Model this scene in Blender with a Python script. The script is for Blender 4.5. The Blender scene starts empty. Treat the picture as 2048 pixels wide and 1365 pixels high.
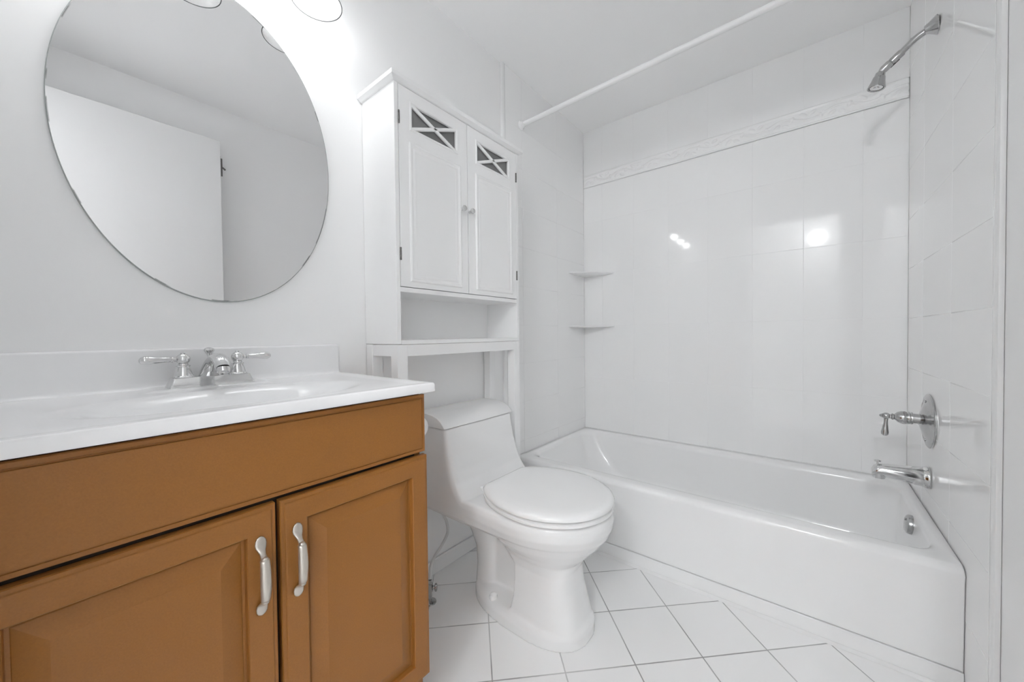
import bpy, bmesh, math, random
from mathutils import Vector, Matrix

random.seed(7)
sc = bpy.context.scene
COL = sc.collection

# ------------------------------------------------------------------ camera
F_PX, YAW, PITCH, ROLL = 737.6, math.radians(38.787), math.radians(0.991), math.radians(-0.600)
fw = Vector((math.cos(YAW) * math.cos(PITCH), math.sin(YAW) * math.cos(PITCH), -math.sin(PITCH)))
rt = Vector((math.sin(YAW), -math.cos(YAW), 0))
up = rt.cross(fw)
rt2 = rt * math.cos(ROLL) + up * math.sin(ROLL)
up2 = up * math.cos(ROLL) - rt * math.sin(ROLL)
cam_data = bpy.data.cameras.new('camera')
cam = bpy.data.objects.new('camera', cam_data)
COL.objects.link(cam)
M = Matrix.Identity(4)
for i in range(3):
    M[i][0], M[i][1], M[i][2] = rt2[i], up2[i], -fw[i]
M[0][3], M[1][3], M[2][3] = 0.0, -1.193, 0.972
cam.matrix_world = M
cam_data.sensor_width = 36
cam_data.lens = F_PX / 2048 * 36
cam_data.clip_start = 0.01
sc.camera = cam

# ------------------------------------------------------------------ world / colour management
w = bpy.data.worlds.new('world'); sc.world = w
w.use_nodes = True
w.node_tree.nodes['Background'].inputs[0].default_value = (0.9, 0.95, 1, 1)
w.node_tree.nodes['Background'].inputs[1].default_value = 0.3
sc.view_settings.view_transform = 'Standard'
sc.view_settings.look = 'None'
sc.view_settings.gamma = 1
sc.view_settings.use_curve_mapping = False
sc.view_settings.exposure = 0.50
BULB = 44.0          # emission of the three vanity bulbs
HALL = 380.0           # emission of the hall wall lamp lighting the room through its doorway
cy = sc.cycles
cy.max_bounces = 16; cy.diffuse_bounces = 12; cy.glossy_bounces = 6; cy.transparent_max_bounces = 12
cy.use_denoising = True
cy.caustics_reflective = False; cy.caustics_refractive = False
cy.sample_clamp_indirect = 6.0

# ------------------------------------------------------------------ room numbers (metres)
L, T, W, H = 2.258, 1.494, 1.52, 2.32      # long tiled wall x, tub front x, alcove depth, ceiling
XL = -0.105                                # left wall face

# ------------------------------------------------------------------ materials
def mat(name, color=(0.8, 0.8, 0.8), rough=0.5, metal=0.0, spec=0.5, coat=0.0, bump=0.0, bscale=200.0, bdist=0.001,
        var=0.0, vscale=30.0):
    m = bpy.data.materials.new(name); m.use_nodes = True
    nt = m.node_tree; b = nt.nodes['Principled BSDF']
    b.inputs['Base Color'].default_value = (*color, 1)
    b.inputs['Roughness'].default_value = rough
    b.inputs['Metallic'].default_value = metal
    b.inputs['Specular IOR Level'].default_value = spec
    b.inputs['Coat Weight'].default_value = coat
    b.inputs['Coat Roughness'].default_value = 0.06
    tc = nt.nodes.new('ShaderNodeTexCoord')
    if bump > 0:
        n = nt.nodes.new('ShaderNodeTexNoise'); n.inputs['Scale'].default_value = bscale; n.inputs['Detail'].default_value = 4
        nt.links.new(tc.outputs['Object'], n.inputs['Vector'])
        bp = nt.nodes.new('ShaderNodeBump'); bp.inputs['Strength'].default_value = bump; bp.inputs['Distance'].default_value = bdist
        nt.links.new(n.outputs['Fac'], bp.inputs['Height']); nt.links.new(bp.outputs['Normal'], b.inputs['Normal'])
    if var > 0:
        n = nt.nodes.new('ShaderNodeTexNoise'); n.inputs['Scale'].default_value = vscale; n.inputs['Detail'].default_value = 5
        nt.links.new(tc.outputs['Object'], n.inputs['Vector'])
        mx = nt.nodes.new('ShaderNodeMix'); mx.data_type = 'RGBA'
        mx.inputs['A'].default_value = (*[c * (1 - var) for c in color], 1)
        mx.inputs['B'].default_value = (*[min(1, c * (1 + var)) for c in color], 1)
        nt.links.new(n.outputs['Fac'], mx.inputs['Factor']); nt.links.new(mx.outputs['Result'], b.inputs['Base Color'])
    return m

def emis(name, color, strength):
    m = bpy.data.materials.new(name); m.use_nodes = True
    nt = m.node_tree; nt.nodes.clear()
    e = nt.nodes.new('ShaderNodeEmission'); e.inputs[0].default_value = (*color, 1); e.inputs[1].default_value = strength
    o = nt.nodes.new('ShaderNodeOutputMaterial'); nt.links.new(e.outputs[0], o.inputs[0])
    return m

PAINT = mat('wall_paint', (0.90, 0.90, 0.90), 0.42, spec=0.4, bump=0.08, bscale=350, bdist=0.0006)
CEILP = mat('ceiling_paint', (0.93, 0.93, 0.93), 0.75, spec=0.2, bump=0.05, bscale=300, bdist=0.0006)
TILE = mat('glazed_wall_tile', (0.90, 0.90, 0.90), 0.06, spec=0.4, bump=0.012, bscale=14, bdist=0.002)
GROUT = mat('wall_grout', (0.89, 0.89, 0.89), 0.8, spec=0.2, bump=0.2, bscale=400)
RELIEF = mat('relief_tile_glaze', (0.90, 0.90, 0.90), 0.08)
TUBM = mat('tub_enamel', (0.885, 0.885, 0.885), 0.12, spec=0.5)
PORC = mat('porcelain', (0.84, 0.84, 0.84), 0.08, spec=0.55)
SEATM = mat('toilet_seat_plastic', (0.88, 0.88, 0.88), 0.1, spec=0.5)
CABW = mat('white_lacquer', (0.88, 0.88, 0.88), 0.3, spec=0.45, bump=0.02, bscale=120)
TRIMW = mat('white_trim', (0.84, 0.84, 0.84), 0.18, spec=0.5)
MARB = mat('cultured_marble', (0.885, 0.885, 0.89), 0.2, spec=0.45, var=0.004, vscale=9)
CHROME = mat('chrome', (0.72, 0.72, 0.72), 0.07, metal=1.0)
DKCHROME = mat('worn_chrome', (0.5, 0.5, 0.5), 0.16, metal=1.0, var=0.1, vscale=60)
NICKEL = mat('satin_pewter', (0.56, 0.525, 0.475), 0.32, metal=0.75, bump=0.1, bscale=90, var=0.08, vscale=60)
BRASSY = mat('dull_hinge_metal', (0.16, 0.155, 0.15), 0.35, metal=0.8)
WOOD = mat('brown_painted_wood', (0.262, 0.106, 0.0215), 0.42, spec=0.35, bump=0.25, bscale=420, bdist=0.0006, var=0.14, vscale=380)
GAPSHADE = mat('painted_gap_shade', (0.02, 0.012, 0.006), 0.8)  # near-black colour paints in the shade of the gaps between the fronts
PANE = mat('grey_pane', (0.19, 0.19, 0.19), 0.22, spec=0.4)
ROD = mat('white_rod_enamel', (0.86, 0.86, 0.86), 0.25)
HOSE = mat('white_hose', (0.7, 0.7, 0.7), 0.4)
DOORP = mat('door_paint', (0.78, 0.78, 0.78), 0.4)
PAPER = mat('tissue_paper', (0.85, 0.85, 0.85), 0.9, spec=0.1)
RUBBER = mat('dark_rubber', (0.05, 0.05, 0.05), 0.6)
BULBM = emis('bulb_glow', (0.975, 0.99, 1.0), BULB)
HALLM = emis('hall_lamp_glow', (0.965, 0.985, 1.0), HALL)

def shade_glass():
    m = bpy.data.materials.new('clear_shade_glass'); m.use_nodes = True
    nt = m.node_tree; nt.nodes.clear(); N = nt.nodes.new
    lw = N('ShaderNodeLayerWeight'); lw.inputs['Blend'].default_value = 0.2
    tr = N('ShaderNodeBsdfTransparent'); tr.inputs[0].default_value = (0.97, 0.97, 0.97, 1)
    gl = N('ShaderNodeBsdfGlossy'); gl.inputs['Roughness'].default_value = 0.05; gl.inputs[0].default_value = (0.85, 0.85, 0.85, 1)
    tl = N('ShaderNodeBsdfDiffuse'); tl.inputs[0].default_value = (0.8, 0.8, 0.8, 1)
    m1 = N('ShaderNodeMixShader'); m2 = N('ShaderNodeMixShader'); m2.inputs[0].default_value = 0.02
    o = N('ShaderNodeOutputMaterial')
    nt.links.new(lw.outputs['Facing'], m1.inputs[0]); nt.links.new(tr.outputs[0], m1.inputs[1]); nt.links.new(gl.outputs[0], m1.inputs[2])
    nt.links.new(m1.outputs[0], m2.inputs[1]); nt.links.new(tl.outputs[0], m2.inputs[2]); nt.links.new(m2.outputs[0], o.inputs[0])
    return m
SHADEG = shade_glass()
RIMG = mat('painted_glass_rim', (0.045, 0.047, 0.047), 0.2, spec=0.2)  # clear glass rim coloured near-black, its dark refraction painted in

def floor_tile():
    m = bpy.data.materials.new('diagonal_floor_tile'); m.use_nodes = True
    nt = m.node_tree; N = nt.nodes.new; LK = nt.links.new
    b = nt.nodes['Principled BSDF']; b.inputs['Roughness'].default_value = 0.22
    tc = N('ShaderNodeTexCoord'); sp = N('ShaderNodeSeparateXYZ'); LK(tc.outputs['Object'], sp.inputs[0])
    def mth(op, a, bb=None):
        n = N('ShaderNodeMath'); n.operation = op
        for i, v in enumerate((a, bb)):
            if v is None: continue
            if isinstance(v, (int, float)): n.inputs[i].default_value = v
            else: LK(v, n.inputs[i])
        return n.outputs[0]
    def line(s, per, off, half):
        t = mth('DIVIDE', mth('SUBTRACT', s, off), per)
        fr = mth('SUBTRACT', t, mth('FLOOR', t))
        d = mth('MULTIPLY', mth('MINIMUM', fr, mth('SUBTRACT', 1.0, fr)), per)
        n = N('ShaderNodeMapRange'); n.inputs['From Min'].default_value = half * 0.5; n.inputs['From Max'].default_value = half * 1.5
        n.inputs['To Min'].default_value = 1; n.inputs['To Max'].default_value = 0
        LK(d, n.inputs['Value']); return n.outputs[0], mth('FLOOR', t)
    s1 = mth('ADD', sp.outputs[0], sp.outputs[1]); s2 = mth('SUBTRACT', sp.outputs[0], sp.outputs[1])
    l1, i1 = line(s1, 0.2985, 0.249, 0.0024); l2, i2 = line(s2, 0.2970, 1.257, 0.0024)
    g = mth('MAXIMUM', l1, l2)
    no = N('ShaderNodeTexNoise'); no.inputs['Scale'].default_value = 6; LK(tc.outputs['Object'], no.inputs['Vector'])
    gr = N('ShaderNodeMapRange'); gr.inputs['From Min'].default_value = 0.35; gr.inputs['From Max'].default_value = 0.65
    gr.inputs['To Min'].default_value = 0.30; gr.inputs['To Max'].default_value = 0.55; LK(no.outputs['Fac'], gr.inputs['Value'])
    gc = N('ShaderNodeCombineColor'); 
    for i in range(3): LK(gr.outputs[0], gc.inputs[i])
    wn = N('ShaderNodeTexWhiteNoise'); wn.noise_dimensions = '2D'
    cv = N('ShaderNodeCombineXYZ'); LK(i1, cv.inputs[0]); LK(i2, cv.inputs[1]); LK(cv.outputs[0], wn.inputs['Vector'])
    tv = N('ShaderNodeMapRange'); tv.inputs['To Min'].default_value = 0.88; tv.inputs['To Max'].default_value = 0.905; LK(wn.outputs['Value'], tv.inputs['Value'])
    tcl = N('ShaderNodeCombineColor')
    for i in range(3): LK(tv.outputs[0], tcl.inputs[i])
    mx = N('ShaderNodeMix'); mx.data_type = 'RGBA'; LK(g, mx.inputs['Factor']); LK(tcl.outputs[0], mx.inputs['A']); LK(gc.outputs[0], mx.inputs['B'])
    LK(mx.outputs['Result'], b.inputs['Base Color'])
    bp = N('ShaderNodeBump'); bp.invert = True; bp.inputs['Strength'].default_value = 0.5; bp.inputs['Distance'].default_value = 0.0015
    LK(g, bp.inputs['Height']); LK(bp.outputs[0], b.inputs['Normal'])
    rr = N('ShaderNodeMapRange'); rr.inputs['To Min'].default_value = 0.2; rr.inputs['To Max'].default_value = 0.8; LK(g, rr.inputs['Value']); LK(rr.outputs[0], b.inputs['Roughness'])
    return m
FLOORM = floor_tile()

MCX, MCZ, MRX, MRZ = 0.278, 1.468, 0.2795, 0.4035
def mirror_mat():
    m = bpy.data.materials.new('silvered_mirror'); m.use_nodes = True
    nt = m.node_tree; nt.nodes.clear(); N = nt.nodes.new; LK = nt.links.new
    gl = N('ShaderNodeBsdfGlossy'); gl.inputs['Roughness'].default_value = 0.0; gl.inputs[0].default_value = (0.86, 0.86, 0.865, 1)
    df = N('ShaderNodeBsdfDiffuse'); df.inputs[0].default_value = (0.05, 0.05, 0.05, 1)
    tc = N('ShaderNodeTexCoord'); mp = N('ShaderNodeMapping'); mp.inputs['Scale'].default_value = (1 / MRX, 0, 1 / MRZ)
    LK(tc.outputs['Object'], mp.inputs['Vector'])
    ln = N('ShaderNodeVectorMath'); ln.operation = 'LENGTH'; LK(mp.outputs[0], ln.inputs[0])
    e = N('ShaderNodeMapRange'); e.inputs['From Min'].default_value = 0.986; e.inputs['From Max'].default_value = 0.996; LK(ln.outputs['Value'], e.inputs['Value'])
    no = N('ShaderNodeTexNoise'); no.inputs['Scale'].default_value = 14; LK(tc.outputs['Object'], no.inputs['Vector'])
    n2 = N('ShaderNodeMapRange'); n2.inputs['From Min'].default_value = 0.55; n2.inputs['From Max'].default_value = 0.59; LK(no.outputs['Fac'], n2.inputs['Value'])
    mu = N('ShaderNodeMath'); mu.operation = 'MULTIPLY'; LK(e.outputs[0], mu.inputs[0]); LK(n2.outputs[0], mu.inputs[1])
    mx = N('ShaderNodeMixShader'); LK(mu.outputs[0], mx.inputs[0]); LK(gl.outputs[0], mx.inputs[1]); LK(df.outputs[0], mx.inputs[2])
    o = N('ShaderNodeOutputMaterial'); LK(mx.outputs[0], o.inputs[0])
    return m
MIRRORM = mirror_mat()
GLASSEDGE = mat('glass_edge', (0.35, 0.37, 0.36), 0.2)

# ------------------------------------------------------------------ mesh helpers
class MB:
    def __init__(s): s.bm = bmesh.new()
    def face(s, vs):
        try: return s.bm.faces.new(vs)
        except ValueError: return None
    def box(s, x0, x1, y0, y1, z0, z1):
        x0, x1 = sorted((x0, x1)); y0, y1 = sorted((y0, y1)); z0, z1 = sorted((z0, z1))
        v = [s.bm.verts.new((x, y, z)) for x in (x0, x1) for y in (y0, y1) for z in (z0, z1)]
        for f in ((0, 1, 3, 2), (4, 6, 7, 5), (0, 4, 5, 1), (2, 3, 7, 6), (0, 2, 6, 4), (1, 5, 7, 3)):
            s.face([v[i] for i in f])
        return s
    def loft(s, rings, cap0=True, cap1=True, closed=True):
        R = [[s.bm.verts.new(p) for p in r] for r in rings]
        n = len(R[0])
        for a, b in zip(R, R[1:]):
            for i in range(n if closed else n - 1):
                j = (i + 1) % n
                s.face([a[i], a[j], b[j], b[i]])
        if cap0: s.face(list(reversed(R[0])))
        if cap1: s.face(R[-1])
        return s
    def lathe(s, prof, c=(0, 0, 0), axis=(0, 0, 1), n=40, cap0=True, cap1=True):
        """prof: (radius, distance along axis)"""
        a = Vector(axis).normalized(); u = a.orthogonal().normalized(); v = a.cross(u); c = Vector(c)
        rings = [[c + a * h + (u * math.cos(2 * math.pi * k / n) + v * math.sin(2 * math.pi * k / n)) * max(r, 1e-5) for k in range(n)] for r, h in prof]
        return s.loft(rings, cap0, cap1)
    def tube(s, pts, rad, n=20, cap=True, flat=None):
        P = smooth_path([Vector(p) for p in pts]) if len(pts) > 2 else [Vector(p) for p in pts]
        if isinstance(rad, (int, float)): rad = [rad] * len(pts)
        m = len(P); Rr = []
        for i in range(m):
            t = i / (m - 1) * (len(rad) - 1); k = min(int(t), len(rad) - 2); f = t - k
            Rr.append(rad[k] * (1 - f) + rad[k + 1] * f)
        d0 = (P[1] - P[0]).normalized(); u = d0.orthogonal().normalized(); rings = []
        for i in range(m):
            d = (P[min(i + 1, m - 1)] - P[max(i - 1, 0)]).normalized()
            u = (u - d * u.dot(d)).normalized(); v = d.cross(u)
            rings.append([P[i] + (u * math.cos(2 * math.pi * k / n) + v * math.sin(2 * math.pi * k / n)) * Rr[i] for k in range(n)])
        return s.loft(rings, cap, cap)
    def sphere(s, c, r, n=24, sc_=(1, 1, 1)):
        prof = [(math.sin(math.pi * i / 16) * r, -math.cos(math.pi * i / 16) * r) for i in range(17)]
        k0 = len(s.bm.verts); s.bm.verts.ensure_lookup_table()
        before = set(s.bm.verts)
        s.lathe(prof, (0, 0, 0), (0, 0, 1), n)
        for v in s.bm.verts:
            if v not in before:
                v.co = Vector((v.co.x * sc_[0], v.co.y * sc_[1], v.co.z * sc_[2])) + Vector(c)
        return s
    def build(s, name, material, parent=None, smooth=35, bevel=0, bseg=3, normals=True):
        if normals: bmesh.ops.recalc_face_normals(s.bm, faces=s.bm.faces)
        me = bpy.data.meshes.new(name); s.bm.to_mesh(me); s.bm.free()
        mats = material if isinstance(material, (list, tuple)) else [material]
        for mm in mats: me.materials.append(mm)
        if smooth:
            for p in me.polygons: p.use_smooth = True
            me.set_sharp_from_angle(angle=math.radians(smooth))
        o = bpy.data.objects.new(name, me); COL.objects.link(o)
        if parent is not None:
            o.parent = parent
            o.matrix_parent_inverse = Matrix.Translation(-parent.location)
        if bevel:
            md = o.modifiers.new('bevel', 'BEVEL'); md.width = bevel; md.segments = bseg; md.limit_method = 'ANGLE'; md.angle_limit = math.radians(40)
        return o

def smooth_path(P, sub=7):
    out = []
    for i in range(len(P) - 1):
        p0 = P[max(i - 1, 0)]; p1 = P[i]; p2 = P[i + 1]; p3 = P[min(i + 2, len(P) - 1)]
        for k in range(sub):
            t = k / sub
            out.append(0.5 * ((2 * p1) + (p2 - p0) * t + (2 * p0 - 5 * p1 + 4 * p2 - p3) * t * t + (3 * p1 - p0 - 3 * p2 + p3) * t ** 3))
    out.append(P[-1]); return out

def thing(name, loc, label, cat, group=None):
    o = bpy.data.objects.new(name, None); COL.objects.link(o); o.location = loc
    o.empty_display_size = 0.05
    o['label'] = label; o['category'] = cat
    if group: o['group'] = group
    return o

def struct(o, label=None):
    o['kind'] = 'structure'
    if label: o['label'] = label
    return o

def label(o, t): o['label'] = t; return o

# ------------------------------------------------------------------ setting
struct(MB().box(-1.5, L + 0.1, -1.75, 0.1, -0.08, 0).build('floor', FLOORM, smooth=0))
struct(MB().box(-1.5, L + 0.1, -1.75, 0.1, H, H + 0.08).build('ceiling', CEILP, smooth=0))
struct(MB().box(XL - 0.1, L + 0.1, 0, 0.1, 0, H).build('wall_back', PAINT, smooth=0))
struct(MB().box(L + 0.012, L + 0.1, -W - 0.1, 0, 0, H).build('wall_right', GROUT, smooth=0))
struct(MB().box(XL - 0.1, L + 0.1, -W - 0.11, -W - 0.01, 0, H).build('wall_front', PAINT, smooth=0))
DY0, DY1, DZ = -1.44, -0.70, 2.085
b = MB(); b.box(XL - 0.1, XL, DY1, 0, 0, H); b.box(XL - 0.1, XL, -W - 0.01, DY0, 0, H); b.box(XL - 0.1, XL, DY0, DY1, DZ, H)
struct(b.build('wall_left', PAINT, smooth=0))
# hall beyond the doorway
b = MB(); b.box(-1.5, -1.4, -1.75, 0.1, 0, H); b.box(-1.4, XL - 0.1, 0.0, 0.1, 0, H); b.box(-1.4, XL - 0.1, -1.75, -1.65, 0, H)
struct(b.build('wall_hall', PAINT, smooth=0))

# glazed tile slabs
def tile_wall(name, org, ud, vd, us, vs, tilt=0.0009):
    """tiles between consecutive edges us, vs ; org + u*ud + v*vd on the glazed face"""
    org, ud, vd = Vector(org), Vector(ud), Vector(vd); nd = ud.cross(vd)
    b = MB(); g = 0.0004
    for a0, a1 in zip(us, us[1:]):
        for c0, c1 in zip(vs, vs[1:]):
            cu, cv = (a0 + a1) / 2, (c0 + c1) / 2
            tu, tv = random.gauss(0, tilt), random.gauss(0, tilt)
            rings = []
            for ins, dep in ((g, -0.004), (g, -0.0005), (g + 0.0003, -0.0002), (g + 0.0009, 0.0)):
                r = []
                for u, v in ((a0 + ins, c0 + ins), (a1 - ins, c0 + ins), (a1 - ins, c1 - ins), (a0 + ins, c1 - ins)):
                    hgt = dep + (u - cu) * tu + (v - cv) * tv if dep > -0.003 else dep
                    r.append(org + ud * u + vd * v + nd * hgt)
                rings.append(r)
            b.loft(rings, False, True)
    u0, u1, v0, v1 = us[0], us[-1], vs[0], vs[-1]
    k = [b.bm.verts.new(org + ud * u + vd * v + nd * d) for d in (-0.0010, -0.0095) for u, v in ((u0, v0), (u1, v0), (u1, v1), (u0, v1))]
    gf = [b.face(k[:4])] + [b.face([k[i], k[(i + 1) % 4], k[4 + (i + 1) % 4], k[4 + i]]) for i in range(4)]
    for f in gf: f.material_index = 1
    o = b.build(name, [TILE, GROUT], smooth=60, normals=False)
    for p in o.data.polygons:
        if p.area > 0.0008: p.use_smooth = False       # flat glazed faces, only the pillowed edges are smooth
    return struct(o)

ZR = [0.0, 0.343, 0.685, 1.026, 1.369, 1.711, 1.945]
TOP = [2.030, H]
us = [0.010, 0.143] + [0.349 + 0.2062 * k for k in range(6)] + [W]
def seq(a, b, start, step):
    r = [a]; x = start
    while x < b - 0.01:
        if x > a + 0.01: r.append(x)
        x += step
    return r + [b]
# long wall: u runs along -y
tile_wall('wall_right_tile', (L, 0, 0), (0, -1, 0), (0, 0, 1), us, ZR)
tile_wall('wall_right_tile_upper', (L, 0, 0), (0, -1, 0), (0, 0, 1), us, TOP)
SV = [0.0, 0.2, 0.405, 0.611, 0.817, 1.022, 1.228, 1.434, 1.640, 1.846, 2.052, H]
# tub end by the toilet: face at y=-0.008, u runs along +x
ue = seq(1.437, L, 1.437 + 0.135, 0.343)
tile_wall('wall_back_tile', (0, -0.010, 0), (1, 0, 0), (0, 0, 1), ue, SV)
# tap end: face at y=-1.52, u runs along -x
uf = seq(-L, -1.345, -L + 0.26, 0.343)
tile_wall('wall_front_tile', (0, -W, 0), (-1, 0, 0), (0, 0, 1), uf, SV)

# relief border band, scrolling vine
def vine(u, v, ln):
    """relief height of the border at u along, v in 0..1 across"""
    h = 0.0
    e = min(v, 1 - v)
    if e < 0.10: h = max(h, 0.0035 * math.sin(math.pi * e / 0.10) ** 0.5 + 0.001)
    per = 0.206; ph = (u / per) % 1.0
    c = 0.5 + 0.17 * math.sin(2 * math.pi * ph)
    d = abs(v - c)
    if d < 0.06: h = max(h, 0.0045 * math.sqrt(max(0, 1 - (d / 0.06) ** 2)))
    for lu, lv, ang, sz in ((0.13, 0.36, 0.7, 1.0), (0.30, 0.30, -0.5, 0.9), (0.42, 0.58, 1.2, 0.8), (0.63, 0.66, -0.7, 1.0), (0.80, 0.70, 0.5, 0.9), (0.93, 0.42, -1.2, 0.8)):
        du = (ph - lu) * per; dv = (v - lv) * 0.085
        if du > per / 2: du -= per
        a = du * math.cos(ang) + dv * math.sin(ang); q = -du * math.sin(ang) + dv * math.cos(ang)
        rr = (a / (0.017 * sz)) ** 2 + (q / (0.008 * sz)) ** 2
        if rr < 1: h = max(h, 0.0055 * math.sqrt(1 - rr) - 0.0012 * math.exp(-(q / 0.0012) ** 2))
    return h
def border(name, org, ud, ln, du=0.0026):
    org, ud = Vector(org), Vector(ud); vd = Vector((0, 0, 1)); nd = ud.cross(vd)
    b = MB(); nu = int(ln / du); nv = 34; z0, z1 = 1.946, 2.029
    rows = [[b.bm.verts.new(org + ud * (ln * i / nu) + vd * (z0 + (z1 - z0) * j / nv) + nd * (0.0005 + vine(ln * i / nu, j / nv, ln) * (0 if i in (0, nu) else 1))) for j in range(nv + 1)] for i in range(nu + 1)]
    for i in range(nu):
        for j in range(nv): b.face([rows[i][j], rows[i + 1][j], rows[i + 1][j + 1], rows[i][j + 1]])
    return struct(b.build(name, RELIEF, smooth=60, normals=False))
border('trim_1', (L, -0.012, 0), (0, -1, 0), W - 0.014)

# bullnose strips where the tile stops
def strip(name, x0, x1, yw, yf):
    r = []
    n = 8
    for z in (0, H - 0.001):
        ring = [(x0, yw, z)]
        for i in range(n + 1):
            a = math.pi * i / n
            cx = (x0 + x1) / 2
            ring.append((cx - (x1 - x0) / 2 * math.cos(a), yw + (yf - yw) * (0.35 + 0.65 * math.sin(a) ** 0.5), z))
        ring.append((x1, yw, z)); r.append(ring)
    return struct(MB().loft(r).build(name, TRIMW, smooth=50))
strip('trim_2', 1.408, 1.436, -0.001, -0.014)
strip('trim_3', 1.311, 1.344, -W - 0.009, -W + 0.002)
struct(MB().box(0.57, 1.408, -0.012, -0.001, 0.0, 0.060).build('baseboard_back', TRIMW, bevel=0.003))
struct(MB().box(0.0, 1.311, -W - 0.009, -W + 0.004, 0.0, 0.060).build('baseboard_front', TRIMW, bevel=0.003))
# curb of caulk where the tub meets the floor
struct(MB().loft([[(T + 0.005, yy, 0.0004), (T + 0.005, yy, 0.008), (T - 0.001, yy, 0.0045), (T - 0.005, yy, 0.0004)] for yy in (-W + 0.001, -0.012)]).build('trim_4', TRIMW, smooth=60))

# open door leaf lying along the near wall, seen in the mirror
dr = thing('door_1', (-0.09, -1.42, 0), None, None)
del dr['label']; del dr['category']; dr['kind'] = 'structure'
MB().box(-0.10, 0.612, -1.44, -1.405, 0.012, 2.078).build('door_leaf', DOORP, dr, bevel=0.002)
b = MB(); b.box(0.612, 0.614, -1.434, -1.411, 1.88, 2.0)
b.build('edge_plate', BRASSY, dr, bevel=0.0006)
b = MB(); b.tube([(0.612, -1.445, 1.95), (0.63, -1.45, 1.95), (0.645, -1.46, 1.945)], 0.005, 10); b.box(0.614, 0.627, -1.4385, -1.4345, 1.895, 1.995)
b.build('catch', BRASSY, dr)

# ------------------------------------------------------------------ bathtub
def rrect(x0, x1, y0, y1, r, z, n=12):
    pts = []
    for cx, cy_, a0 in ((x1 - r, y1 - r, 0), (x0 + r, y1 - r, 90), (x0 + r, y0 + r, 180), (x1 - r, y0 + r, 270)):
        for k in range(n + 1):
            a = math.radians(a0 + 90 * k / n)
            pts.append((cx + r * math.cos(a), cy_ + r * math.sin(a), z))
    return pts
tub = thing('bathtub', ((T + L) / 2, -W / 2, 0), 'white enamelled alcove bathtub along the tiled wall', 'bathtub')
ya, yb, xb = -W + 0.0010, -0.0110, L - 0.0010
ZT = 0.341
rings = []
rings.append(rrect(T + 0.010, xb, ya, yb, 0.004, 0.058))
rings.append(rrect(T + 0.006, xb, ya, yb, 0.004, 0.250))
rings.append(rrect(T + 0.004, xb, ya, yb, 0.004, 0.300))
for k in range(0, 7):
    a = math.radians(90 * k / 6)
    rings.append(rrect(T + 0.022 * (1 - math.cos(a)), xb - 0.001 * k, ya + 0.0005 * k, yb - 0.0005 * k, 0.004 + 0.001 * k, ZT - 0.022 + 0.022 * math.sin(a)))
ix0, ix1, iy0, iy1 = T + 0.055, L - 0.048, -W + 0.020, -0.036
for k in range(0, 7):
    a = math.radians(90 * k / 6); o = 0.026 * math.sin(a); dz = 0.026 * (1 - math.cos(a))
    rings.append(rrect(ix0 + o, ix1 - o, iy0 + o * 0.7, iy1 - o, 0.06 + o, ZT - dz))
rings.append(rrect(ix0 + 0.036, ix1 - 0.034, iy0 + 0.026, iy1 - 0.07, 0.10, 0.22))
rings.append(rrect(ix0 + 0.050, ix1 - 0.045, iy0 + 0.036, iy1 - 0.13, 0.13, 0.12))
rings.append(rrect(ix0 + 0.066, ix1 - 0.060, iy0 + 0.045, iy1 - 0.19, 0.13, 0.075))
rings.append(rrect(ix0 + 0.10, ix1 - 0.09, iy0 + 0.085, iy1 - 0.25, 0.12, 0.055))
rings.append(rrect(ix0 + 0.16, ix1 - 0.15, iy0 + 0.16, iy1 - 0.36, 0.09, 0.050))
MB().loft(rings, True, True).build('tub_shell', TUBM, tub, smooth=50)
label(MB().box(T + 0.006, T + 0.05, ya, yb, 0.0, 0.055).build('toe_strip', TUBM, tub, bevel=0.002), 'low white strip along the tub foot')
b = MB(); b.lathe([(0.033, -0.004), (0.033, 0.006), (0.031, 0.012), (0.026, 0.015), (0.0, 0.0165)], (1.885, iy0 + 0.0215, 0.285), (0, 1, 0.12), 40)
b.lathe([(0.004, 0), (0.004, 0.0175), (0.0, 0.018)], (1.885, iy0 + 0.0215, 0.300), (0, 1, 0.12), 12)
label(b.build('overflow_plate', DKCHROME, tub), 'round worn chrome overflow plate')
b = MB(); b.lathe([(0.034, 0), (0.034, 0.003), (0.022, 0.004), (0.02, 0.001), (0, 0.001)], (1.885, -1.30, 0.050), (0, 0, 1), 32)
label(b.build('drain', CHROME, tub), 'chrome drain ring')

# corner shelves
for zz, lab in ((1.365, 'upper white triangular corner shelf on the tiled wall'), (1.024, 'lower white triangular corner shelf, nearest the tub')):
    S = 0.213; xw, yw = L - 0.0015, -0.0115
    n = 10; top = []; bot = []
    r0 = [(xw, yw), (xw - S, yw)] + [(xw - S + S * t + 0.004 * math.sin(math.pi * t) * -0.7, yw - S * t - 0.004 * math.sin(math.pi * t) * 0.7) for t in [i / n for i in range(1, n)]] + [(xw, yw - S)]
    def ring(s_, z): return [(xw - (xw - p[0]) * s_, yw - (yw - p[1]) * s_, z) for p in r0]
    b = MB().loft([ring(0.62, zz - 0.014), ring(0.94, zz - 0.009), ring(0.985, zz - 0.0075), ring(1.0, zz - 0.004), ring(0.99, zz)])
    o = b.build('corner_shelf', TRIMW, smooth=30); o['label'] = lab; o['category'] = 'shelf'; o['group'] = 'corner shelves in the tub alcove'

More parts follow.
